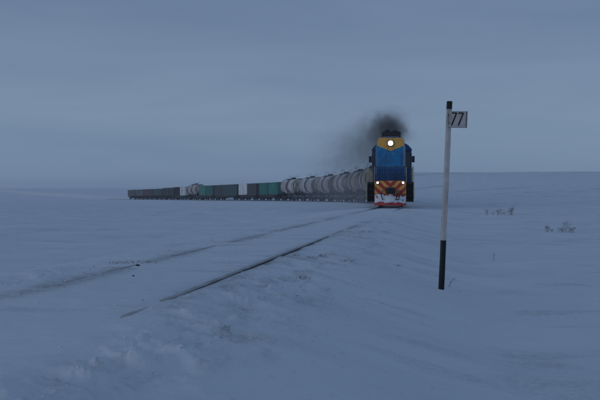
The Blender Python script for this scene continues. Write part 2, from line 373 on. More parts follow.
# ================================================================== ground
def build_ground():
    rr = np.concatenate([[0.0], np.geomspace(.6, 3.2, 14)[:-1], np.geomspace(3.2, 130, 560)[:-1], np.geomspace(130, 2800, 150)])
    a_in = np.linspace(-R(27), R(27), 900); a_out = np.linspace(R(27), 2 * math.pi - R(27), 130)[1:-1]
    aa = np.concatenate([a_in, a_out]); na = len(aa); nr = len(rr)
    A, Rr = np.meshgrid(aa, rr); X = Rr * np.sin(A); Y = Rr * np.cos(A)
    H, D = ground(X.ravel(), Y.ravel(), True)
    co = np.stack([X.ravel(), Y.ravel(), H], 1)
    i = np.arange(nr - 1)[:, None] * na; k = np.arange(na)[None, :]; k2 = (k + 1) % na
    q = np.stack([i + k, i + na + k, i + na + k2, i + k2], -1).reshape(-1, 4)
    me = bpy.data.meshes.new('snow_field')
    me.vertices.add(len(co)); me.vertices.foreach_set('co', co.ravel())
    me.loops.add(q.size); me.loops.foreach_set('vertex_index', q.ravel().astype(np.int32))
    me.polygons.add(len(q)); me.polygons.foreach_set('loop_start', np.arange(0, q.size, 4, dtype=np.int32))
    me.polygons.foreach_set('use_smooth', np.ones(len(q), bool))
    at = me.attributes.new('dirt', 'FLOAT', 'POINT'); at.data.foreach_set('value', D)
    me.update(calc_edges=True); me.validate(); me.materials.append(SNOW)
    o = bpy.data.objects.new('ground', me); col.objects.link(o)
    tag(o, 'wind-blown snow covering the open steppe', None, None, 'structure')
build_ground()

# ================================================================== railway track
trk = empty('railway_track', 'single snow-covered railway track curving from the lower left to under the train', 'track')
prof = [(-.075, -.18), (.075, -.18), (.075, -.165), (.012, -.145), (.012, -.05), (.037, -.035), (.037, -.006), (.028, 0), (-.028, 0), (-.037, -.006), (-.037, -.035), (-.012, -.05), (-.012, -.145), (-.075, -.165)]
ss = np.concatenate([np.arange(-75, 5, .6), np.arange(5, 330, 2.5)])
for side in (-.795, .795):
    b = MB(); vs = []; fs = []; n = len(prof)
    for s in ss:
        p = track(s); t = track(s + .3) - track(s - .3); nx = Vector((t.y, -t.x, 0)).normalized()
        for a, c in prof: vs.append(p + nx * (side + a) + Vector((0, 0, c)))
    for i in range(len(ss) - 1):
        for k in range(n): fs.append((i * n + k, i * n + (k + 1) % n, (i + 1) * n + (k + 1) % n, (i + 1) * n + k))
    b.add(vs, fs); b.build('rail', MAT['rail'], trk)

# ================================================================== wagon pieces shared by all
def wheel_mesh(r, x, name='wheelset'):
    b = MB()
    for sx in (-1, 1):
        b.lathe([(r * .25, -.075), (r * .5, -.03), (r * .82, -.05), (r, -.06), (r, .055), (r + .03, .06), (r + .03, .085), (r * .82, .085), (r * .5, .02), (r * .25, .03)] if sx < 0 else
                [(r * .25, -.03), (r * .5, -.02), (r * .82, -.085), (r + .03, -.085), (r + .03, -.06), (r, -.055), (r, .06), (r * .82, .05), (r * .5, .03), (r * .25, .075)], (sx * x, 0, 0), 'x', 24)
    b.lathe([(.085, -x), (.085, x)], (0, 0, 0), 'x', 10)
    return b.mesh(name, MAT['dark'])
WHEEL = wheel_mesh(.475, .79)
LWHEEL = wheel_mesh(.525, .79)
def bogie_mesh():
    b = MB()
    for sx in (-1, 1):
        x0, x1 = (sx * 1.02 - .09, sx * 1.02 + .09)
        side = [(-1.25, .40), (-.75, .40), (-.45, .22), (.45, .22), (.75, .40), (1.25, .40), (1.25, .62), (.85, .72), (.5, .82), (-.5, .82), (-.85, .72), (-1.25, .62)]
        b.prism(side, x0, x1, 'x')
        for k in (-.2, 0, .2): b.lathe([(.075, .30), (.075, .70)], (sx * 1.13, k, 0), 'z', 8)
        for k in (-.925, .925): b.lathe([(.15, -.1), (.15, .1)], (sx * 1.10, k, .475), 'x', 12)
    b.box(-1.1, 1.1, -.22, .22, .55, .88)
    return b.mesh('bogie', MAT['dark'])
BOGIE = bogie_mesh()
def coupler_mesh():
    b = MB(); b.box(-.09, .09, -.75, 0, .96, 1.16); b.box(-.21, .10, -1.0, -.72, .92, 1.22); b.box(.06, .21, -.95, -.74, .92, 1.2); b.box(-.16, -.04, -1.16, -1.0, .92, 1.22)
    return b.mesh('coupler', MAT['dark'])
COUP = coupler_mesh()
def running_gear(root, half, end):
    for y in (-half, half):
        g = inst('bogie', BOGIE, root, (0, y, 0))
        for k in (-.925, .925): inst('wheelset', WHEEL, g, (0, k, .475))
    inst('coupler', COUP, root, (0, -end, 0)); inst('coupler', COUP, root, (0, end, 0), (0, 0, math.pi))

# ------------------------------------------------------------------ tank wagon
def make_tank():
    root = empty('tank_wagon'); half, end = 3.9, 5.4
    running_gear(root, half, end)
    f = MB(); f.box(-.22, .22, -5.45, 5.45, .98, 1.30)
    for y in (-5.35, 5.35): f.box(-1.35, 1.35, y - .1, y + .1, .95, 1.28)
    for y in (-3.9, 3.9): f.box(-1.15, 1.15, y - .3, y + .3, 1.08, 1.45); f.prism([(-1.15, 1.45), (1.15, 1.45), (1.0, 1.95), (.5, 1.5), (-.5, 1.5), (-1.0, 1.95)], y - .2, y + .2)
    f.box(-.9, -.5, -1.6, -.7, .55, .95); f.lathe([(.2, -.5), (.2, .5)], (.55, .8, .72), 'y', 10)
    f.build('frame', MAT['dark'], root)
    rr = 1.5; zc = 2.85
    b = MB(); pr = []
    for k in range(0, 6): a = math.pi / 2 * k / 5; pr.append((max(rr * math.sin(a), .01), -5.25 + .5 * (1 - math.cos(a))))
    for y in np.linspace(-4.6, 4.6, 8): pr.append((rr, y))
    for k in range(5, -1, -1): a = math.pi / 2 * k / 5; pr.append((max(rr * math.sin(a), .01), 5.25 - .5 * (1 - math.cos(a))))
    b.lathe(pr, (0, 0, zc), 'y', 36); br = b.build('barrel', MAT['tank'], root)
    # dirty weld belts and tie-down straps round the barrel
    for y, wd, mt, ex in ((-4.45, .40, 'stain', .012), (4.45, .40, 'stain', .012), (-3.3, .12, 'dark', .02), (3.3, .12, 'dark', .02)):
        s = MB(); s.lathe([(rr + ex, y - wd / 2), (rr + ex, y + wd / 2)], (0, 0, zc), 'y', 36); s.build('strap', MAT[mt], br)
    d = MB(); d.lathe([(.46, zc + rr - .1), (.46, zc + rr + .22), (.38, zc + rr + .30), (.05, zc + rr + .33)], (0, 0, 0), 'z', 16); d.build('hatch', MAT['stain'], br)
    for y in (-.75, .75):
        v = MB(); v.lathe([(.11, zc + rr - .05), (.11, zc + rr + .22), (.16, zc + rr + .23), (.16, zc + rr + .28)], (0, y, 0), 'z', 10); v.build('valve', MAT['dark'], br)
    p = MB(); p.box(-.62, -.48, -2.6, 2.6, zc + rr + .02, zc + rr + .06); p.box(.48, .62, -2.6, 2.6, zc + rr + .02, zc + rr + .06)
    for y in (-2.55, -1.2, 1.2, 2.55): p.box(-.75, .75, y - .04, y + .04, zc + rr - .12, zc + rr + .02)
    for sx in (-1, 1):
        for y in (-1.2, 0, 1.2): p.tube([(sx * .66, y, zc + rr - .1), (sx * .66, y, zc + rr + .62)], .018, 5)
        p.tube([(sx * .66, -1.2, zc + rr + .62), (sx * .66, 1.2, zc + rr + .62)], .018, 5)
    p.build('roof_walkway', MAT['dark'], root)
    for sx in (-1, 1):
        l = MB()
        pts = [(sx * (rr + .10) * math.cos(a), zc + (rr + .10) * math.sin(a)) for a in np.linspace(R(-35), R(70), 9)]
        pts = [(sx * 1.45, 1.0)] + pts
        for y in (-.22, .22): l.tube([(x, y, z) for x, z in pts], .022, 5)
        for x, z in pts: l.tube([(x, -.22, z), (x, .22, z)], .016, 4)
        l.build('ladder', MAT['dark'], root)
    for y in (-5.1, 5.1):
        e = MB(); e.tube([(-1.3, y, 1.28), (-1.3, y, 2.25), (1.3, y, 2.25), (1.3, y, 1.28)], .02, 5); e.build('end_rail', MAT['dark'], root)
    return root, half
# ------------------------------------------------------------------ flat wagon
def make_flat(L):
    root = empty('flat_wagon'); half, end = L / 2 - 2.2, L / 2 - .75
    running_gear(root, half, end)
    f = MB(); f.box(-.25, .25, -end, end, .85, 1.12)
    for sx in (-1, 1):
        f.prism([(-end, 1.05), (-half, .85), (-half + 1.6, .62), (half - 1.6, .62), (half, .85), (end, 1.05), (end, 1.22), (-end, 1.22)], sx * 1.28 - .05, sx * 1.28 + .05, 'x')
    for y in np.linspace(-end, end, 9): f.box(-1.25, 1.25, y - .07, y + .07, 1.0, 1.21)
    f.box(-.8, -.35, -.9, .4, .5, .85)
    f.build('frame', MAT['dark'], root)
    d = MB(); d.box(-1.30, 1.30, -end - .02, end + .02, 1.222, 1.27); d.build('deck', MAT['gon'], root)
    return root, half
# ------------------------------------------------------------------ gondola
def make_gondola():
    root = empty('gondola_wagon'); L = 12.8; half, end = 4.33, 6.2
    running_gear(root, half, end)
    f = MB(); f.box(-.25, .25, -6.3, 6.3, .85, 1.15)
    for y in (-6.25, 6.25): f.box(-1.45, 1.45, y - .08, y + .08, .9, 1.2)
    for y in (-3.1, -1, 1, 3.1): f.box(-1.3, 1.3, y - .06, y + .06, .95, 1.25)
    f.box(-.75, -.3, -.9, .4, .5, .85); f.build('frame', MAT['dark'], root)
    w_ = MB(); z0, z1 = 1.25, 3.42
    w_.box(-1.45, -1.40, -6.35, 6.35, z0, z1); w_.box(1.40, 1.45, -6.35, 6.35, z0, z1)
    w_.box(-1.40, 1.40, -6.35, -6.29, z0, z1); w_.box(-1.40, 1.40, 6.29, 6.35, z0, z1); w_.box(-1.40, 1.40, -6.29, 6.29, z0, z0 + .05)
    w_.build('wall', MAT['gon'], root)
    t = MB()
    for sx in (-1, 1): t.box(sx * 1.47 - .06, sx * 1.47 + .06, -6.4, 6.4, z1 + .002, z1 + .10)
    for sy in (-1, 1): t.box(-1.40, 1.40, sy * 6.34 - .05, sy * 6.34 + .05, z1 + .002, z1 + .10)
    t.build('top_rail', MAT['gon'], root)
    rb = MB(); rb.prism([(-.10, 0), (-.055, .10), (.055, .10), (.10, 0)], z0, z1 - .01, 'z'); rme = rb.mesh('rib', MAT['gon'])
    for sx in (-1, 1):
        for y in (-6.2, -4.6, -3.1, -1.55, 0, 1.55, 3.1, 4.6, 6.2):
            inst('rib', rme, root, (sx * 1.452, y, 0), (0, 0, -sx * math.pi / 2))
    ld = MB(); xs = np.linspace(-1.38, 1.38, 7); ys = np.linspace(-6.26, 6.26, 33); vs = []; fs = []
    for i, y in enumerate(ys):
        for x in xs: vs.append((x, y, 2.75 + .35 * (1 - (x / 1.4) ** 2) * (.6 + .4 * math.sin(y * 2.2)) + random.uniform(-.06, .06)))
    for i in range(len(ys) - 1):
        for j in range(6): fs.append((i * 7 + j, i * 7 + j + 1, i * 7 + 8 + j, i * 7 + 7 + j))
    ld.add(vs, fs, True); tag(ld.build('load', MAT['load'], root), None, None, None, None)
    return root, half
# ------------------------------------------------------------------ box wagon
def make_box():
    root = empty('box_wagon'); half, end = 5.0, 6.7
    running_gear(root, half, end)
    f = MB(); f.box(-.25, .25, -6.8, 6.8, .85, 1.12); f.box(-.75, -.3, -.9, .4, .5, .85)
    for y in (-6.7, -3, 0, 3, 6.7): f.box(-1.35, 1.35, y - .08, y + .08, .9, 1.14)
    f.build('frame', MAT['dark'], root)
    w_ = MB(); w_.box(-1.38, 1.38, -6.9, 6.9, 1.15, 3.45); w_.build('wall', MAT['gon'], root)
    rf = MB(); rf.prism([(-1.46, 3.452)] + [(1.46 * math.cos(a), 3.50 + .38 * math.sin(a)) for a in np.linspace(math.pi, 0, 11)] + [(1.46, 3.452)], -6.96, 6.96); rf.build('roof', MAT['gon'], root)
    rb = MB(); rb.box(-.05, .05, 0, .05, 1.15, 3.44); rme = rb.mesh('rib', MAT['gon'])
    for sx in (-1, 1):
        for y in (-6.8, -5.4, -4, -2.6, 2.6, 4, 5.4, 6.8): inst('rib', rme, root, (sx * 1.382, y, 0), (0, 0, -sx * math.pi / 2))
        d = MB(); x = sx * 1.43; d.box(min(x, x + sx * .05), max(x, x + sx * .05), -1.2, 1.2, 1.2, 3.3)
        dd = d.build('sliding_door', MAT['gon'], root)
        h = MB(); h.tube([(x + sx * .09, -.9, 2.1), (x + sx * .09, -.9, 2.5)], .02, 5); h.build('handle', MAT['dark'], dd)
        r_ = MB(); r_.box(sx * 1.46 - .04, sx * 1.46 + .04, -2.6, 2.6, 3.32, 3.40); r_.build('door_track', MAT['dark'], root)
    return root, half
# ------------------------------------------------------------------ shipping container
def make_container(L):
    root = empty('shipping_container'); hl = L / 2
    w_ = MB(); pts = []; n = int(L / .28)
    ys = np.linspace(-hl + .15, hl - .15, n * 4 + 1)
    off = [0, 0, .036, .036]
    for sx in (-1, 1):
        vs = []; fs = []
        for i, y in enumerate(ys):
            x = sx * (1.205 - off[i % 4])
            vs += [(x, y, .16), (x, y, 2.46)]
        for i in range(len(ys) - 1): fs.append((2 * i, 2 * i + 1, 2 * i + 3, 2 * i + 2))
        w_.add(vs, fs)
    w_.box(-1.16, 1.16, -hl + .02, -hl + .08, .15, 2.48); w_.box(-1.15, 1.15, hl - .12, hl - .06, .12, 2.46)
    w_.box(-1.18, 1.18, -hl + .1, hl - .1, .1, .16)
    w_.build('wall', MAT['box'], root)
    r_ = MB(); r_.box(-1.19, 1.19, -hl + .1, hl - .1, 2.50, 2.56)
    for y in np.linspace(-hl + .4, hl - .4, int(L / .5)): r_.box(-1.1, 1.1, y - .08, y + .08, 2.562, 2.58)
    r_.build('roof', MAT['box'], root)
    pm = MB(); pm.box(-.08, .08, -.08, .08, .12, 2.47); pme = pm.mesh('corner_post', MAT['box'])
    cm = MB(); cm.box(-.09, .09, -.09, .09, 0, .12); cm.box(-.09, .09, -.09, .09, 2.472, 2.59); cme = cm.mesh('corner_casting', MAT['dark'])
    for sx in (-1, 1):
        for sy in (-1, 1):
            inst('corner_post', pme, root, (sx * 1.135, sy * (hl - .08), 0)); inst('corner_casting', cme, root, (sx * 1.13, sy * (hl - .09), 0))
        rl = MB(); rl.box(sx * 1.18 - .03, sx * 1.18 + .03, -hl + .17, hl - .17, .02, .15); rl.box(sx * 1.18 - .03, sx * 1.18 + .03, -hl + .17, hl - .17, 2.465, 2.565); rl.build('side_rail', MAT['box'], root)
        d = MB(); d.box(min(sx * .01, sx * 1.05), max(sx * .01, sx * 1.05), -hl - .01, -hl + .018, .16, 2.44)
        dd = d.build('door', MAT['box'], root)
        for x in (.3, .8):
            lb = MB(); lb.tube([(sx * x, -hl - .035, .18), (sx * x, -hl - .035, 2.42)], .02, 6); lb.build('lock_bar', MAT['dark'], dd)
    return root

# ================================================================== locomotive
loco = empty('diesel_locomotive', 'blue diesel locomotive with a yellow nose and lit headlight pulling the train', 'locomotive')
def make_loco(root):
    # --- underframe
    f = MB(); f.box(-1.0, 1.0, .25, 16.6, 1.15, 1.55); f.box(-1.55, 1.55, .18, 16.7, 1.56, 1.68)
    f.box(-1.52, 1.52, 1.4, 16.0, 1.38, 1.55)
    f.build('underframe', MAT['black'], root)
    ft = MB(); ft.prism([(-1.4, 1.1), (-1.2, .42), (1.2, .42), (1.4, 1.1), (1.4, 1.36), (-1.4, 1.36)], 7.0, 9.9); ft.build('fuel_tank', MAT['black'], root)
    # --- bogies
    for yc in (4.45, 12.45):
        b = MB()
        for sx in (-1, 1):
            b.prism([(yc - 2.6, .45), (yc - 1.2, .45), (yc - 1.0, .35), (yc + 1.0, .35), (yc + 1.2, .45), (yc + 2.6, .45), (yc + 2.6, .75), (yc + 2.2, 1.0), (yc - 2.2, 1.0), (yc - 2.6, .75)], sx * 1.12 - .09, sx * 1.12 + .09, 'x')
            for k in (-1.85, 0, 1.85): b.box(sx * 1.28 - .08, sx * 1.28 + .08, yc + k - .2, yc + k + .2, .33, .73)
            for k in (-1.2, -.6, .6, 1.2): b.lathe([(.11, .55), (.11, 1.12)], (sx * 1.27, yc + k, 0), 'z', 10)
        b.box(-1.2, 1.2, yc - .3, yc + .3, .6, 1.1)
        bo = b.build('bogie', MAT['black'], root)
        for k in (-1.85, 0, 1.85): inst('wheelset', LWHEEL, bo, (0, yc + k, .525))
    # --- front apron with chevrons
    A = .93; zb, zt = .88, 1.76; W = 1.05
    a = MB(); a.box(-W, W, 0, .18, zb, zt); ap = a.build('front_apron', MAT['yellow'], root)
    # V-shaped red stripes, clipped to the apron: band between z = zc + k|x|
    def clip(poly):
        def half(poly, fn):
            o = []
            for i in range(len(poly)):
                p, q = poly[i], poly[(i + 1) % len(poly)]; a_, b_ = fn(p), fn(q)
                if a_ >= 0: o.append(p)
                if a_ * b_ < 0: t = a_ / (a_ - b_); o.append((p[0] + (q[0] - p[0]) * t, p[1] + (q[1] - p[1]) * t))
            return o
        for fn in (lambda p: p[1] - zb - .004, lambda p: zt - .004 - p[1], lambda p: W - .004 - p[0], lambda p: p[0] + W - .004): 
            poly = half(poly, fn)
            if len(poly) < 3: return None
        return poly
    for z0 in (1.28, .72, .16):
        for sx in (-1, 1):
            k = .95; th = .29
            poly = clip([(0, z0), (sx * 3, z0 + 3 * k), (sx * 3, z0 + th + 3 * k), (0, z0 + th)])
            if poly:
                if sx < 0: poly = poly[::-1]
                s = MB(); s.prism(poly, -.006, -.001); s.build('stripe', MAT['red'], ap)
    # --- snow plough, with caked snow
    p = MB()
    pl = [(-1.06, -.10), (-.7, -.30), (0, -.52), (.7, -.30), (1.06, -.10)]
    def sheet(z0, z1, back, y_off=0.0):
        m = MB(); n = len(pl); vs = [(x, y - .16 + y_off, z0) for x, y in pl] + [(x, y + y_off, z1) for x, y in pl] + [(x, y - .16 + y_off + back, z0) for x, y in pl] + [(x, y + back + y_off, z1) for x, y in pl]
        fs = []
        for i in range(n - 1): fs += [(i, i + 1, n + i + 1, n + i), (2 * n + i, 3 * n + i, 3 * n + i + 1, 2 * n + i + 1), (i, 2 * n + i, 2 * n + i + 1, i + 1), (n + i, n + i + 1, 3 * n + i + 1, 3 * n + i)]
        fs += [(0, n, 3 * n, 2 * n), (n - 1, 3 * n - 1, 4 * n - 1, 2 * n - 1)]
        return m.add(vs, fs)
    plough = sheet(.10, .86, .04).build('snow_plough', MAT['red'], root)
    # caked snow: lumpy sheet over the plough, ragged top
    m = MB(); nx_, nz_ = 46, 14; vs = []; fs = []; rng = np.random.RandomState(3)
    xs = np.linspace(-1.04, 1.04, nx_)
    nzv = fbm(xs[:, None] * 3.1 + np.zeros((1, nz_)), np.zeros((nx_, 1)) + np.linspace(0, 1, nz_)[None, :] * 2.5, 5, 4)
    top = .90 + .42 * fbm(xs * 2.6, xs * 0, 9, 4) - .10 * np.exp(-(xs / .22) ** 2)
    bot = .29 + .13 * fbm(xs * 3.3, xs * 0, 13, 3)
    for i in range(nx_):
        yb = np.interp(xs[i], [q[0] for q in pl], [q[1] for q in pl])
        for j in range(nz_):
            t = j / (nz_ - 1); z = bot[i] + (top[i] - bot[i]) * t
            bulge = .10 * math.sin(math.pi * min(1, t * 1.02)) ** .6 + .07 * nzv[i, j]
            edge = min(1, (nx_ - 1 - abs(2 * i - nx_ + 1)) / 8)
            vs.append((xs[i], yb - .16 * (1 - (z - .1) / .76) - max(.006, bulge * edge + .012), z))
    for i in range(nx_ - 1):
        for j in range(nz_ - 1):
            if fbm(np.array([xs[i] * 4.3]), np.array([j * .33]), 27, 3)[0] > .43: continue      # bare patches of red steel
            fs.append((i * nz_ + j, i * nz_ + j + 1, (i + 1) * nz_ + j + 1, (i + 1) * nz_ + j))
    m.add(vs, fs, True); sn = m.build('caked_snow', SNOW, plough)
    so = sn.modifiers.new('solid', 'SOLIDIFY'); so.thickness = .02; so.offset = -1
    # --- coupler, hoses, marker lamps
    c = MB(); c.box(-.13, .13, -.55, .1, .98, 1.2); c.box(-.26, .14, -.86, -.52, .92, 1.28); c.box(.08, .27, -.8, -.56, .94, 1.26); c.box(-.2, -.06, -1.05, -.86, .94, 1.26)
    c.box(-.3, .3, -.04, 0, .90, 1.32); c.build('coupler', MAT['black'], root, None, .02)
    for x, d in ((-.52, -1), (.56, 1), (.40, 1)):
        h = MB(); h.tube([(x, -.02, 1.12), (x, -.30, 1.10), (x + d * .03, -.52, .98), (x + d * .06, -.64, .78), (x + d * .02, -.68, .58), (x - d * .06, -.66, .46)], .032, 8); h.build('brake_hose', MAT['black'], root)
    for sx in (-1, 1):
        l = MB(); l.lathe([(.10, -.10), (.105, -.08), (.105, .02)], (sx * .85, -.02, 1.63), 'y', 18); lh = l.build('marker_lamp', MAT['lens'], root)
        g = MB(); g.lathe([(.012, -.130), (.045, -.125), (.068, -.112), (.072, -.104)], (sx * .85, -.02, 1.63), 'y', 18); g.build('lens', MAT['mark'], lh)
    # --- corner steps, both ends
    for y0, d in ((0.05, 1), (16.85, -1)):
        for sx in (-1, 1):
            s = MB(); y1 = y0 + d * .75; ya, yb = min(y0, y1), max(y0, y1)
            s.box(sx * 1.08 - .02, sx * 1.08 + .02, ya, yb, .34, 1.56); s.box(sx * 1.53 - .02, sx * 1.53 + .02, ya, yb, .30, 1.56)
            s.box(min(sx * 1.1, sx * 1.51), max(sx * 1.1, sx * 1.51), y0 + d * .68 - .02, y0 + d * .68 + .02, .34, 1.55)
            s.build('step_well', MAT['black'], root)
            for z in (.36, .76, 1.16):
                t = MB(); t.box(min(sx * 1.102, sx * 1.508), max(sx * 1.102, sx * 1.508), min(y0 + d * .02, y0 + d * .5), max(y0 + d * .02, y0 + d * .5), z, z + .035); t.build('step', MAT['dark'], root)
            hr = MB(); hr.tube([(sx * 1.57, y0, .55), (sx * 1.59, y0 - d * .05, 1.1), (sx * 1.57, y0, 1.8), (sx * 1.54, y0, 2.72), (sx * 1.52, y0 + d * .10, 2.78)], .024, 7)
            hr.tube([(sx * 1.07, y0, 1.70), (sx * 1.06, y0, 2.72)], .022, 7); hr.build('hand_rail', MAT['wrail'], root)
    # --- front and rear platform railing
    for y0 in (.12, 16.78):
        r_ = MB()
        r_.tube([(-1.06, y0, 2.70), (1.06, y0, 2.70)], .03, 7); r_.tube([(-1.06, y0, 2.22), (1.06, y0, 2.22)], .016, 7)
        for x in (-.72, -.36, 0, .36, .72): r_.tube([(x, y0, 1.69), (x, y0, 2.70)], .016, 6)
        r_.build('platform_railing', MAT['black'], root)
    # --- long hood
    def hood(y0, y1, name):
        h = MB(); h.prism([(-.95, 1.69), (.95, 1.69), (.95, 4.48), (.80, 4.76), (-.80, 4.76), (-.95, 4.48)], y0, y1)
        return h.build(name, MAT['blue'], root, None, .03)
    hd = hood(1.25, 10.35, 'long_hood')
    yz = 1.25
    ynose = MB(); ynose.prism([(-.935, 4.20), (0, 3.83), (.935, 4.20), (.935, 4.47), (.79, 4.745), (-.79, 4.745), (-.935, 4.47)], yz - .012, yz - .002); ynose.build('yellow_nose_panel', MAT['yellow'], hd)
    low = MB(); low.box(-.93, .93, yz - .05, yz - .002, 1.70, 2.66); lowp = low.build('lower_nose_panel', MAT['navy'], hd, None, .01)
    for sx in (-1, 1):
        dn = MB(); dn.box(min(sx * .02, sx * .70), max(sx * .02, sx * .70), yz - .022, yz - .002, 2.74, 3.70); dn.build('nose_door', MAT['blue'], hd, None, .008)
        for z in (2.95, 3.5):
            hg = MB(); hg.lathe([(.022, z - .07), (.022, z + .07)], (sx * .72, yz - .02, 0), 'z', 8); hg.build('hinge', MAT['navy'], hd)
        gr = MB(); gr.tube([(sx * .93, yz - .02, 2.15), (sx * .985, yz - .10, 2.2), (sx * .985, yz - .10, 4.12), (sx * .93, yz - .02, 4.18)], .026, 7); gr.build('grab_rail', MAT['pale'], hd)
        tr = MB(); tr.box(sx * .90 - .03, sx * .90 + .03, yz - .016, yz - .002, 2.70, 4.12); tr.build('corner_trim', MAT['pale'], hd)
    hl = MB(); hl.lathe([(.205, -.13), (.21, -.10), (.21, .02)], (0, yz - .03, 4.36), 'y', 24); hlo = hl.build('headlight', MAT['lens'], hd)
    hg = MB(); hg.lathe([(.02, -.175), (.09, -.168), (.150, -.146), (.165, -.133)], (0, yz - .03, 4.36), 'y', 24); hg.build('lens', MAT['head'], hlo)
    # doors along both hood sides
    for sx in (-1, 1):
        for i, y in enumerate(np.arange(1.55, 9.9, .93)):
            d = MB(); x = sx * .953; d.box(min(x, x + sx * .02), max(x, x + sx * .02), y, y + .84, 1.85, 4.1); do = d.build('hood_door', MAT['blue'], hd)
            if i in (0, 1, 2):
                for z in np.arange(2.9, 4.0, .1):
                    lv = MB(); lv.prism([(sx * .974, z), (sx * 1.01, z), (sx * .974, z + .07)], y + .08, y + .76); lv.build('louvre', MAT['navy'], do)
            hh = MB(); hh.box(min(sx * .975, sx * 1.0), max(sx * .975, sx * 1.0), y + .72, y + .76, 2.7, 2.9); hh.build('handle', MAT['dark'], do)
    # roof: radiator fan, exhaust silencer, horns
    fn = MB(); fn.lathe([(.66, 4.762), (.66, 4.87), (.60, 4.90)], (0, 2.9, 0), 'z', 28); fo = fn.build('radiator_fan', MAT['navy'], hd)
    for k in range(8):
        bl = MB(); a0 = k * math.pi / 4; bl.tube([(0, 2.9, 4.905), (.58 * math.cos(a0), 2.9 + .58 * math.sin(a0), 4.905)], .014, 5); bl.build('guard_bar', MAT['black'], fo)
    ex = MB(); ex.prism([(-.70, 4.762), (.70, 4.762), (.70, 5.48), (.62, 5.56), (-.62, 5.56), (-.70, 5.48)], 6.3, 7.7); exo = ex.build('exhaust_silencer', MAT['black'], hd, None, .02)
    for x, y in ((-.3, 6.8), (.28, 7.2)):
        st = MB(); st.lathe([(.17, 5.56), (.17, 5.68), (.19, 5.70), (.13, 5.70), (.13, 5.60)], (x, y, 0), 'z', 16); st.build('exhaust_stack', MAT['black'], exo)
    for x in (-.55, -.4):
        hn = MB(); hn.lathe([(.10, -.25), (.05, -.1), (.03, .15)], (x, 9.6, 4.92), 'y', 12); hn.box(x - .02, x + .02, 9.6, 9.64, 4.763, 4.9); hn.build('horn', MAT['dark'], hd)
    # --- cab
    y0, y1 = 10.45, 13.55
    cb = MB(); cb.prism([(-1.55, 1.69), (1.55, 1.69), (1.55, 4.38), (-1.55, 4.38)], y0, y1); cab = cb.build('cab', MAT['navy'], root, None, .02)
    cr = MB(); cr.prism([(-1.60, 4.382), (1.60, 4.382), (1.58, 4.48), (1.30, 4.80), (.95, 4.98), (.5, 5.06), (-.5, 5.06), (-.95, 4.98), (-1.30, 4.80), (-1.58, 4.48)], y0 - .12, y1 + .12); cr.build('cab_roof', MAT['navy'], cab, None, .02)
    for sx in (-1, 1):
        def pane(name, x0, x1, ya, yb, z0, z1, fr):
            w_ = MB(); w_.box(x0, x1, ya, yb, z0, z1); wo = w_.build('window', MAT['navy'], cab); g = MB(); g.box(*fr); g.build('pane', MAT['glass'], wo)
        xa, xb = min(sx * 1.02, sx * 1.50), max(sx * 1.02, sx * 1.50)
        for yy, dd in ((y0, -1), (y1, 1)):
            pane('w', xa, xb, min(yy + dd * .002, yy + dd * .03), max(yy + dd * .002, yy + dd * .03), 2.95, 4.25, (xa + .05, xb - .05, min(yy + dd * .031, yy + dd * .036), max(yy + dd * .031, yy + dd * .036), 3.0, 4.2))
        for ya in (10.7, 11.75, 12.65):
            x = sx * 1.552; pane('w', min(x, x + sx * .03), max(x, x + sx * .03), ya, ya + .8, 3.0, 4.2, (min(x + sx * .031, x + sx * .036), max(x + sx * .031, x + sx * .036), ya + .05, ya + .75, 3.05, 4.15))
        mi = MB(); mi.box(sx * 1.70 - .11, sx * 1.70 + .11, y0 - .12, y0 - .06, 3.42, 3.92); mi.tube([(sx * 1.55, y0 + .05, 3.8), (sx * 1.70, y0 - .06, 3.8)], .018, 6); mi.tube([(sx * 1.55, y0 + .05, 3.5), (sx * 1.70, y0 - .06, 3.5)], .018, 6); mi.build('mirror', MAT['black'], cab)
    # --- short hood
    sh = MB(); sh.prism([(-.95, 1.69), (.95, 1.69), (.95, 3.9), (.80, 4.1), (-.80, 4.1), (-.95, 3.9)], 13.6, 16.0); sh.build('short_hood', MAT['blue'], root, None, .03)
    # --- walkway railings
    for sx in (-1, 1):
        for (ya, yb) in ((.9, 10.3), (13.7, 16.6)):
            r_ = MB(); n = int((yb - ya) / 1.5) + 1
            for y in np.linspace(ya, yb, n + 1): r_.tube([(sx * 1.50, y, 1.685), (sx * 1.50, y, 2.72)], .018, 6)
            r_.tube([(sx * 1.50, ya, 2.72), (sx * 1.50, yb, 2.72)], .022, 6); r_.tube([(sx * 1.50, ya, 2.2), (sx * 1.50, yb, 2.2)], .015, 6)
            r_.build('walkway_railing', MAT['wrail'], root)
    for x in (-1, 1):
        b = MB(); b.box(min(x * .2, x * 1.0), max(x * .2, x * 1.0), .3, 1.1, 1.69, 1.80); b.build('sand_box', MAT['black'], root)
make_loco(loco)
on_track(loco, 8.4, 4.0)
# loco geometry runs 0..17 from its nose: shift so the nose is at s = 0
loco.matrix_world = loco.matrix_world @ Matrix.Translation((0, -8.4, 0))

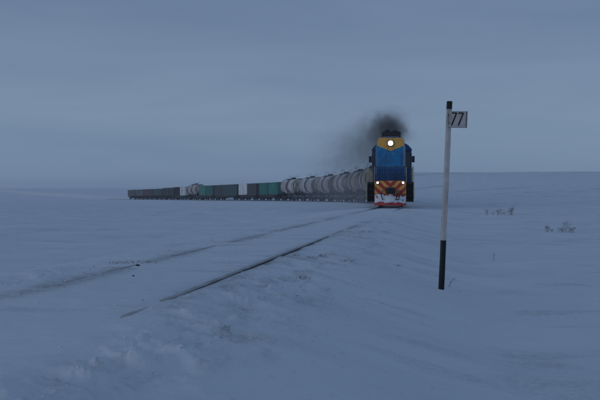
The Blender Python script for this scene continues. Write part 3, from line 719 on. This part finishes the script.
# ================================================================== the train
s = 17.9
tk, TH = make_tank()
tank_tones = [(.28, .26, .25), (.50, .45, .41), (.66, .59, .52), (.58, .49, .41), (.70, .62, .54), (.64, .56, .49), (.80, .78, .76), (.80, .79, .78)]
tank_labels = [
    'grey tank wagon coupled directly behind the locomotive',
    'grey tank wagon second behind the locomotive, mostly hidden by it',
    'pale grey tank wagon third behind the locomotive, half in smoke',
    'brownish stained tank wagon just left of the locomotive, fourth behind it',
    'pale dusty tank wagon fifth behind the locomotive',
    'grey stained tank wagon third from the green containers',
    'whitish tank wagon second from the green containers',
    'whitish tank wagon next to the pair of bright green containers']
PITCH = 12.55
for i in range(8):
    o = tk if i == 0 else copy_tree(tk)
    tag(o, tank_labels[i], 'tank wagon', 'tank wagons of the freight train')
    paint(o, tank_tones[i], ('barrel',)); on_track(o, s + PITCH / 2, TH); s += PITCH
fl, FH = make_flat(14.4); fl2, FH2 = make_flat(19.4); C20 = make_container(6.06); C40 = make_container(12.19)
used = set()
def take(proto):
    if proto.name in used: return copy_tree(proto)
    used.add(proto.name); return proto
def put_box(proto, flat, y, c, label):
    o = take(proto); tag(o, label, 'container', 'containers on the flat wagons')
    for ch in o.children:
        if not ch.name.startswith('corner_casting'): ch.color = (*c, 1)
        for g in ch.children: g.color = (*c, 1)
    o.matrix_world = flat.matrix_world @ Matrix.Translation((0, y, 1.272))
GREEN = (.035, .25, .195); DKG = (.045, .10, .095); DKR = (.075, .065, .07); WHT = (.78, .79, .80)
def flat(proto, half, L, label, boxes):
    global s
    o = take(proto); tag(o, label, 'flat wagon', 'flat wagons of the freight train'); paint(o, (.05, .045, .042), ('deck',))
    on_track(o, s + L / 2, half); s += L
    bpy.context.view_layer.update()
    for b in boxes: put_box(b[0], o, *b[1:])
flat(fl, FH, 14.6, 'flat wagon under the two green containers next to the tank wagons', [
    (C20, -3.3, GREEN, 'green container next to the white tank wagon'),
    (C20, 3.3, (.030, .19, .155), 'green container between another green one and a dark container')])
flat(fl, FH, 14.6, 'flat wagon carrying one dark and one pale container', [
    (C20, -3.3, DKR, 'dark container between a green and a pale grey container'),
    (C20, 3.3, WHT, 'pale grey container between a dark and a long dark green container')])
flat(fl2, FH2, 19.6, 'long flat wagon under a long dark green container left of the pale one', [
    (C40, -3.2, DKG, 'long dark green container left of the pale grey container'),
    (C20, 6.1, (.055, .065, .070), 'dark grey container right of the far pair of green containers')])
flat(fl, FH, 14.6, 'flat wagon under the farther pair of green containers', [
    (C20, -3.3, (.028, .17, .14), 'green container of the farther pair, on its right'),
    (C20, 3.3, (.045, .27, .20), 'bright green container of the farther pair, on its left')])
o = copy_tree(tk); tag(o, 'small far tank wagon between the farther green containers and a very pale container', 'tank wagon', 'tank wagons of the freight train')
paint(o, (.62, .58, .56), ('barrel',)); on_track(o, s + 6, TH); s += 12.02
flat(fl, FH, 14.6, 'half-empty flat wagon between the far tank wagon and the box wagon', [
    (C20, -2.6, (.80, .80, .80), 'very pale container left of the far tank wagon')])
bx, BH = make_box(); tag(bx, 'dark box wagon with curved roof between the gondolas and a very pale container', 'box wagon'); paint(bx, (.055, .052, .055), ('wall', 'roof', 'rib', 'sliding_door'))
on_track(bx, s + 7.3, BH); s += 14.7
gd, GH = make_gondola()
for i, (c, lb) in enumerate((((.075, .125, .125), 'dark greenish gondola wagon next to the box wagon'), ((.13, .085, .085), 'reddish brown gondola wagon, third from the tail of the train'),
                             ((.17, .175, .18), 'grey gondola wagon, last but one in the train'), ((.14, .15, .155), 'grey gondola wagon at the tail end of the train'))):
    o = gd if i == 0 else copy_tree(gd); tag(o, lb, 'gondola', 'gondola wagons at the tail of the train')
    paint(o, c, ('wall', 'rib', 'top_rail')); on_track(o, s + 6.96, GH); s += 13.92

# ================================================================== kilometre post
px_, py_ = 2.24, 13.2; pz = gz(px_, py_) - .0
post = empty('kilometre_post', 'leaning white kilometre post with black foot and number plate 77', 'post')
post.location = (px_, py_, pz); post.rotation_euler = (R(0), R(2.55), R(12))
def rnd_post(z0, z1, hw, name, mat):
    b = MB(); n = max(2, int((z1 - z0) / .12)); vs = []; fs = []
    ch = hw * .72
    ring = [(hw, -ch), (hw, ch), (ch, hw), (-ch, hw), (-hw, ch), (-hw, -ch), (-ch, -hw), (ch, -hw)]
    for i in range(n + 1):
        z = z0 + (z1 - z0) * i / n; k = 1 - .025 * z + .015 * math.sin(z * 9.1)
        for x, y in ring: vs.append((x * k + .002 * math.sin(z * 4), y * k, z))
    for i in range(n):
        for k in range(8): fs.append((i * 8 + k, i * 8 + (k + 1) % 8, i * 8 + 8 + (k + 1) % 8, i * 8 + 8 + k))
    fs += [tuple(range(8))[::-1], tuple(n * 8 + k for k in range(8))]
    b.add(vs, fs); return b.build(name, mat, post)
rnd_post(-.5, .80, .039, 'foot', MAT['postb']); rnd_post(.80, 2.88, .0385, 'shaft', MAT['postw']); rnd_post(2.88, 3.005, .040, 'cap', MAT['postb'])
PW, PH = .285, .262
pl = MB(); pl.box(-.022, PW - .022, -.006, .0, 2.585, 2.585 + PH); plo = pl.build('number_plate', MAT['plate'], post, (0.0, -.062, 0)); plo.rotation_euler = (0, 0, R(-26))
rm = MB(); rm.box(PW - .042, PW - .0235, -.011, -.0065, 2.589, 2.585 + PH - .004); rm.box(-.02, PW - .043, -.009, -.0065, 2.586, 2.592); rm.build('rim', MAT['rim'], plo)
def seven(x, z, w_, h):
    b = MB(); t = .020
    b.prism([(x, z + h - t), (x + w_, z + h - t), (x + w_, z + h), (x, z + h)], -.0105, -.0065)
    b.prism([(x + w_ - .022, z + h - t - .0005), (x + w_, z + h - t - .0005), (x + .018, z), (x - .004, z)], -.0105, -.0065)
    return b
for x in (.018, .122): seven(x, 2.62, .082, .205).build('digit', MAT['ink'], plo)
bk = MB(); bk.box(-.03, .03, -.060, -.036, 2.64, 2.68); bk.box(-.03, .03, -.060, -.036, 2.76, 2.80); bk.build('bracket', MAT['rim'], post)
for z in (2.66, 2.78):
    bt = MB(); bt.lathe([(.008, -.010), (.008, -.0065)], (.0, 0, z), 'y', 8); bt.build('bolt', MAT['rim'], plo)

# ================================================================== dry plants in the snow
def weed(px, py, hgt, nst, spread, label, group=None, lean=(0, 0), heads=True, flat=False):
    x, y, z = px2w(px, py); rnd = random.Random(int(px * 31 + py * 7))
    root = empty('dry_plant', label, 'plant', group); root.location = (x, y, z - (.012 if flat else .03))
    st = MB(); hd = MB()
    for i in range(nst):
        bx_, by_ = rnd.gauss(0, spread), rnd.gauss(0, spread * .6); h = hgt * rnd.uniform(.45, 1.05); a = rnd.uniform(0, 6.28); l = rnd.uniform(.05, .4) * h if not flat else rnd.uniform(.4, 1.8) * h
        dx, dy = math.cos(a) * l + lean[0] * h, math.sin(a) * l + lean[1] * h
        pts = [(bx_, by_, 0), (bx_ + dx * .2, by_ + dy * .2, h * .45), (bx_ + dx * .6, by_ + dy * .6, h * .8), (bx_ + dx, by_ + dy, h)]
        st.tube(pts, .0034, 3, .0016)
        for j in range(0 if flat else rnd.randint(4, 8)):
            t = rnd.uniform(.35, .95); px0 = Vector(pts[1]).lerp(Vector(pts[3]), t); a2 = rnd.uniform(0, 6.28); ln = rnd.uniform(.04, .13) * (h / .4)
            tip = px0 + Vector((math.cos(a2) * ln, math.sin(a2) * ln, ln * rnd.uniform(.1, .9))); st.tube([px0, (px0 + tip) / 2 + Vector((0, 0, .01)), tip], .0020, 3, .0012)
            if heads:
                c = tip; r_ = rnd.uniform(.003, .007)
                hd.add([c + Vector((r_, 0, 0)), c + Vector((-r_, r_ * .6, 0)), c + Vector((-r_ * .5, -r_, 0)), c + Vector((0, 0, r_ * 2.2)), c + Vector((0, 0, -r_))], [(0, 1, 3), (1, 2, 3), (2, 0, 3), (1, 0, 4), (2, 1, 4), (0, 2, 4)])
    tag(st.build('stem', MAT['straw'], root), kind='stuff')
    if hd.v: tag(hd.build('seed_head', MAT['straw'], root), kind='stuff')
G1, G2 = 'weeds in the right middle distance', 'weeds near the right edge'
for a in ((487.5, 215.2, .34, 10, .06, 'small dry weed at the left end of the far right row', G1), (494.5, 215.2, .24, 8, .10, 'low dry weed second in the far right row', G1),
          (499, 215.0, .36, 16, .09, 'bushy dry weed in the middle of the far right row', G1), (505, 215.2, .30, 10, .10, 'thin dry weed fourth in the far right row', G1), (511.5, 215.0, .46, 22, .09, 'dark bushy dry weed at the right end of the far right row', G1),
          (547.5, 232, .26, 10, .05, 'small dry weed left of the tall weed by the right edge', G2), (551.5, 232, .12, 5, .04, 'tiny dry weed sprig beside a small weed near the right edge', G2),
          (561.5, 232.5, .20, 12, .10, 'low dry weed at the foot of the tall weed', G2), (566, 232.3, .46, 10, .08, 'tall thin dry weed leaning right near the right edge', G2, (.15, 0)), (571.5, 232.6, .22, 14, .06, 'low bushy weed rightmost near the right edge', G2),
          (494.5, 261, .22, 2, .02, 'single thin dry stalk standing alone in the right-hand snow', None, (-.15, 0), False),
          (449.5, 287.3, .26, 2, .012, 'thin dry stalk leaning right beside the post', None, (.3, 0), False), (459.5, 292.5, .035, 4, .03, 'short stubble tuft right of the foot of the post', None, (0, 0), False, True)):
    weed(*a)
GT = 'dry tufts along the track'
for a in ((148.5, 262.5, .05, 22, .10, 'flat dry tuft on the left rail, right one of two', GT), (128, 263, .06, 26, .16, 'wide flat dry tuft just above the left rail', GT), (116, 263.3, .045, 16, .08, 'small flat tuft left end of the strip above the left rail', GT),
          (302.5, 278.5, .07, 14, .05, 'dry tuft in the snow right of the track, lowest of four', GT),
          (310.5, 258.5, .08, 16, .06, 'dry tuft in the snow right of the track, left of three', GT), (324, 257.2, .09, 12, .04, 'dry tuft in the snow right of the track, middle of three', GT), (346, 261.3, .09, 12, .07, 'dry tuft in the snow right of the track, right of three', GT),
          (364, 232.3, .09, 18, .12, 'flat dry tuft between the upper end of the right rail and the locomotive', GT), (396, 265.8, .05, 10, .05, 'faint tuft in the snow between the track and the post', GT), (295, 255.8, .06, 10, .04, 'small tuft just right of the right rail', GT)):
    weed(*a[:2], a[2] * .65, a[3], *a[4:], heads=False, flat=True)
# stones thrown out of the ballast
def stone(px, py, r, label):
    x, y, z = px2w(px, py); bm = bmesh.new(); bmesh.ops.create_icosphere(bm, subdivisions=2, radius=r); rnd = random.Random(int(px))
    for v in bm.verts: v.co *= rnd.uniform(.8, 1.15); v.co.z *= .7
    me = bpy.data.meshes.new('stone'); bm.to_mesh(me); bm.free(); me.materials.append(MAT['stone'])
    o = bpy.data.objects.new('stone', me); col.objects.link(o); o.location = (x, y, z + r * .25); tag(o, label, 'stone', 'stones by the track')
stone(137.5, 266, .030, 'dark stone lying between the rails on the left')
stone(133, 276.5, .016, 'small dark stone between the rails below the other')

# broken crust lumps on the near shoulder, and stubble through the snow on the hill: uncountable
def lumps():
    rng = np.random.RandomState(5); b = MB()
    cnt = 0
    while cnt < 700:
        y = rng.uniform(4.8, 26); v = rng.normal(1.9, .75) if rng.rand() < .8 else rng.normal(-1.3, .6)
        x = TXY(y) + v * 1.015
        if rng.rand() > np.exp(-(y - 4.8) / 9) + .12: continue
        r = min(.017, abs(rng.normal(.004, .009)) + .004); z = gz(x, y); cnt += 1
        n = 6; vs = []
        for ring, (rr_, zz) in enumerate(((1.0, -.4), (.95, .25), (.5, .75))):
            for k in range(n): a = 2 * math.pi * k / n; q = r * rr_ * rng.uniform(.75, 1.3); vs.append((x + q * math.cos(a) * 1.15, y + q * math.sin(a), z + r * (zz - .15) * rng.uniform(.5, 1.4)))
        vs.append((x, y, z + r * .9)); fs = []
        for j in range(2):
            for k in range(n): fs.append((j * n + k, j * n + (k + 1) % n, (j + 1) * n + (k + 1) % n, (j + 1) * n + k))
        for k in range(n): fs.append((2 * n + k, 2 * n + (k + 1) % n, 3 * n))
        b.add(vs, fs, True)
    tag(b.build('snow_crumbs', SNOW), 'crumbled snow crust scattered along the track shoulder', None, None, 'stuff')
lumps()
def stubble():
    rng = np.random.RandomState(8); b = MB(); bands = []
    for k in range(10): bands.append((rng.uniform(12, 85), rng.uniform(95, 260), rng.uniform(4, 14)))
    bands += [(42, 170, 12), (36, 150, 10), (30, 120, 6)]
    pts = []
    for cx, cy, L in bands:
        for i in range(220): pts.append((cx + rng.normal(0, L), cy + rng.normal(0, L * .35), rng.uniform(.06, .20)))
    for i in range(260):        # thin grass tips by the rails
        y = rng.uniform(7, 40); v = rng.normal(-.95, .25) if rng.rand() < .6 else rng.normal(1.7, .6)
        pts.append((TXY(y) + v, y, rng.uniform(.012, .035)))
    P = np.array(pts); Z = ground(P[:, 0], P[:, 1])
    for (x, y, h), z in zip(pts, Z):
        a = rng.uniform(0, 6.28); l = h * rng.uniform(.1, .6); wd = .003 + h * .035; tip = (x + math.cos(a) * l, y + math.sin(a) * l, z + h)
        b.add([(x - wd, y, z - .01), (x + wd, y + wd, z - .01), (x, y - wd, z - .01), tip], [(0, 1, 3), (1, 2, 3), (2, 0, 3)])
    tag(b.build('grass_stubble', MAT['straw']), 'dry grass tips poking through the snow', None, None, 'stuff')
stubble()

# ================================================================== smoke, blown snow, haze
def volume_mat(name, colr, aniso=0.0):
    m = bpy.data.materials.new(name); m.use_nodes = True; t = m.node_tree; t.nodes.clear()
    o = N(t, 'ShaderNodeOutputMaterial'); p = N(t, 'ShaderNodeVolumePrincipled'); p.inputs['Color'].default_value = (*colr, 1); p.inputs['Anisotropy'].default_value = aniso
    t.links.new(p.outputs[0], o.inputs['Volume']); return m, t, p
def plume(name, label, origin, yaw, dom, side, rise, r0, grow, amp, fall, colr, nscale, zflat=1.0):
    """density: soft cone round a curved axis, broken up by noise. local y runs down-wind"""
    m, t, p = volume_mat(name + '_volume', colr)
    c = N(t, 'ShaderNodeTexCoord'); sp = N(t, 'ShaderNodeSeparateXYZ'); t.links.new(c.outputs['Object'], sp.inputs[0])
    y = math_(t, 'MAXIMUM', sp.outputs['Y'], 0.0)
    ax = math_(t, 'MULTIPLY', math_(t, 'MULTIPLY', y, y), side)
    sq = math_(t, 'SQRT', y); az = math_(t, 'ADD', math_(t, 'MULTIPLY', sq, rise[0]), math_(t, 'MULTIPLY', y, rise[1]))
    dx = math_(t, 'SUBTRACT', sp.outputs['X'], ax); dz = math_(t, 'MULTIPLY', math_(t, 'SUBTRACT', sp.outputs['Z'], az), zflat)
    dy = math_(t, 'MINIMUM', sp.outputs['Y'], 0.0)
    d2 = math_(t, 'ADD', math_(t, 'ADD', math_(t, 'MULTIPLY', dx, dx), math_(t, 'MULTIPLY', dz, dz)), math_(t, 'MULTIPLY', dy, dy))
    rad = math_(t, 'ADD', math_(t, 'MULTIPLY', y, grow), r0)
    q = math_(t, 'DIVIDE', math_(t, 'SQRT', d2), rad)
    nz = N(t, 'ShaderNodeTexNoise'); nz.inputs['Scale'].default_value = nscale; nz.inputs['Detail'].default_value = 6; nz.inputs['Roughness'].default_value = .6; nz.inputs['Distortion'].default_value = 1.0
    t.links.new(c.outputs['Object'], nz.inputs['Vector'])
    q2 = math_(t, 'ADD', q, math_(t, 'MULTIPLY', math_(t, 'SUBTRACT', nz.outputs[0], .5), 2.9))
    mr_ = N(t, 'ShaderNodeMapRange', interpolation_type='SMOOTHSTEP'); mr_.inputs['From Min'].default_value = 1.0; mr_.inputs['From Max'].default_value = .1
    t.links.new(q2, mr_.inputs['Value'])
    den = math_(t, 'DIVIDE', mr_.outputs[0], math_(t, 'POWER', math_(t, 'ADD', math_(t, 'MULTIPLY', y, fall), 1.0), 1.5))
    t.links.new(math_(t, 'MULTIPLY', den, amp), p.inputs['Density'])
    b = MB(); b.box(*dom); o = b.build(name, m); o.location = origin; o.rotation_euler = (0, 0, yaw)
    tag(o, label, None, None, 'stuff'); return o
p0 = track(7.0)
plume('smoke', 'dark exhaust smoke drifting back and left from the locomotive roof', (p0.x, p0.y, p0.z + 5.65), R(-4.5), (-12.0, 6.0, -2.4, 42, -6.2, 5.2), -.0030, (.42, -.10), 1.25, .10, .62, .18, (.135, .125, .12), .85)
p1 = track(12.0)
plume('snow_dust', 'thin cloud of blown snow trailing the locomotive along the tank wagons', (p1.x, p1.y, p1.z + .25), R(3), (-8, 8, -2.5, 60, -2.2, 5), -.0008, (.16, -.006), 2.3, .05, .024, .02, (.90, .92, .95), .35, 1.0)

hm, ht, hp = volume_mat('haze_volume', (.93, .96, .99)); hp.inputs['Density'].default_value = .00045
hb = MB(); hb.box(-2900, 2900, -2900, 2900, -14, 13); tag(hb.build('haze', hm), 'thin cold haze over the steppe', None, None, 'stuff')
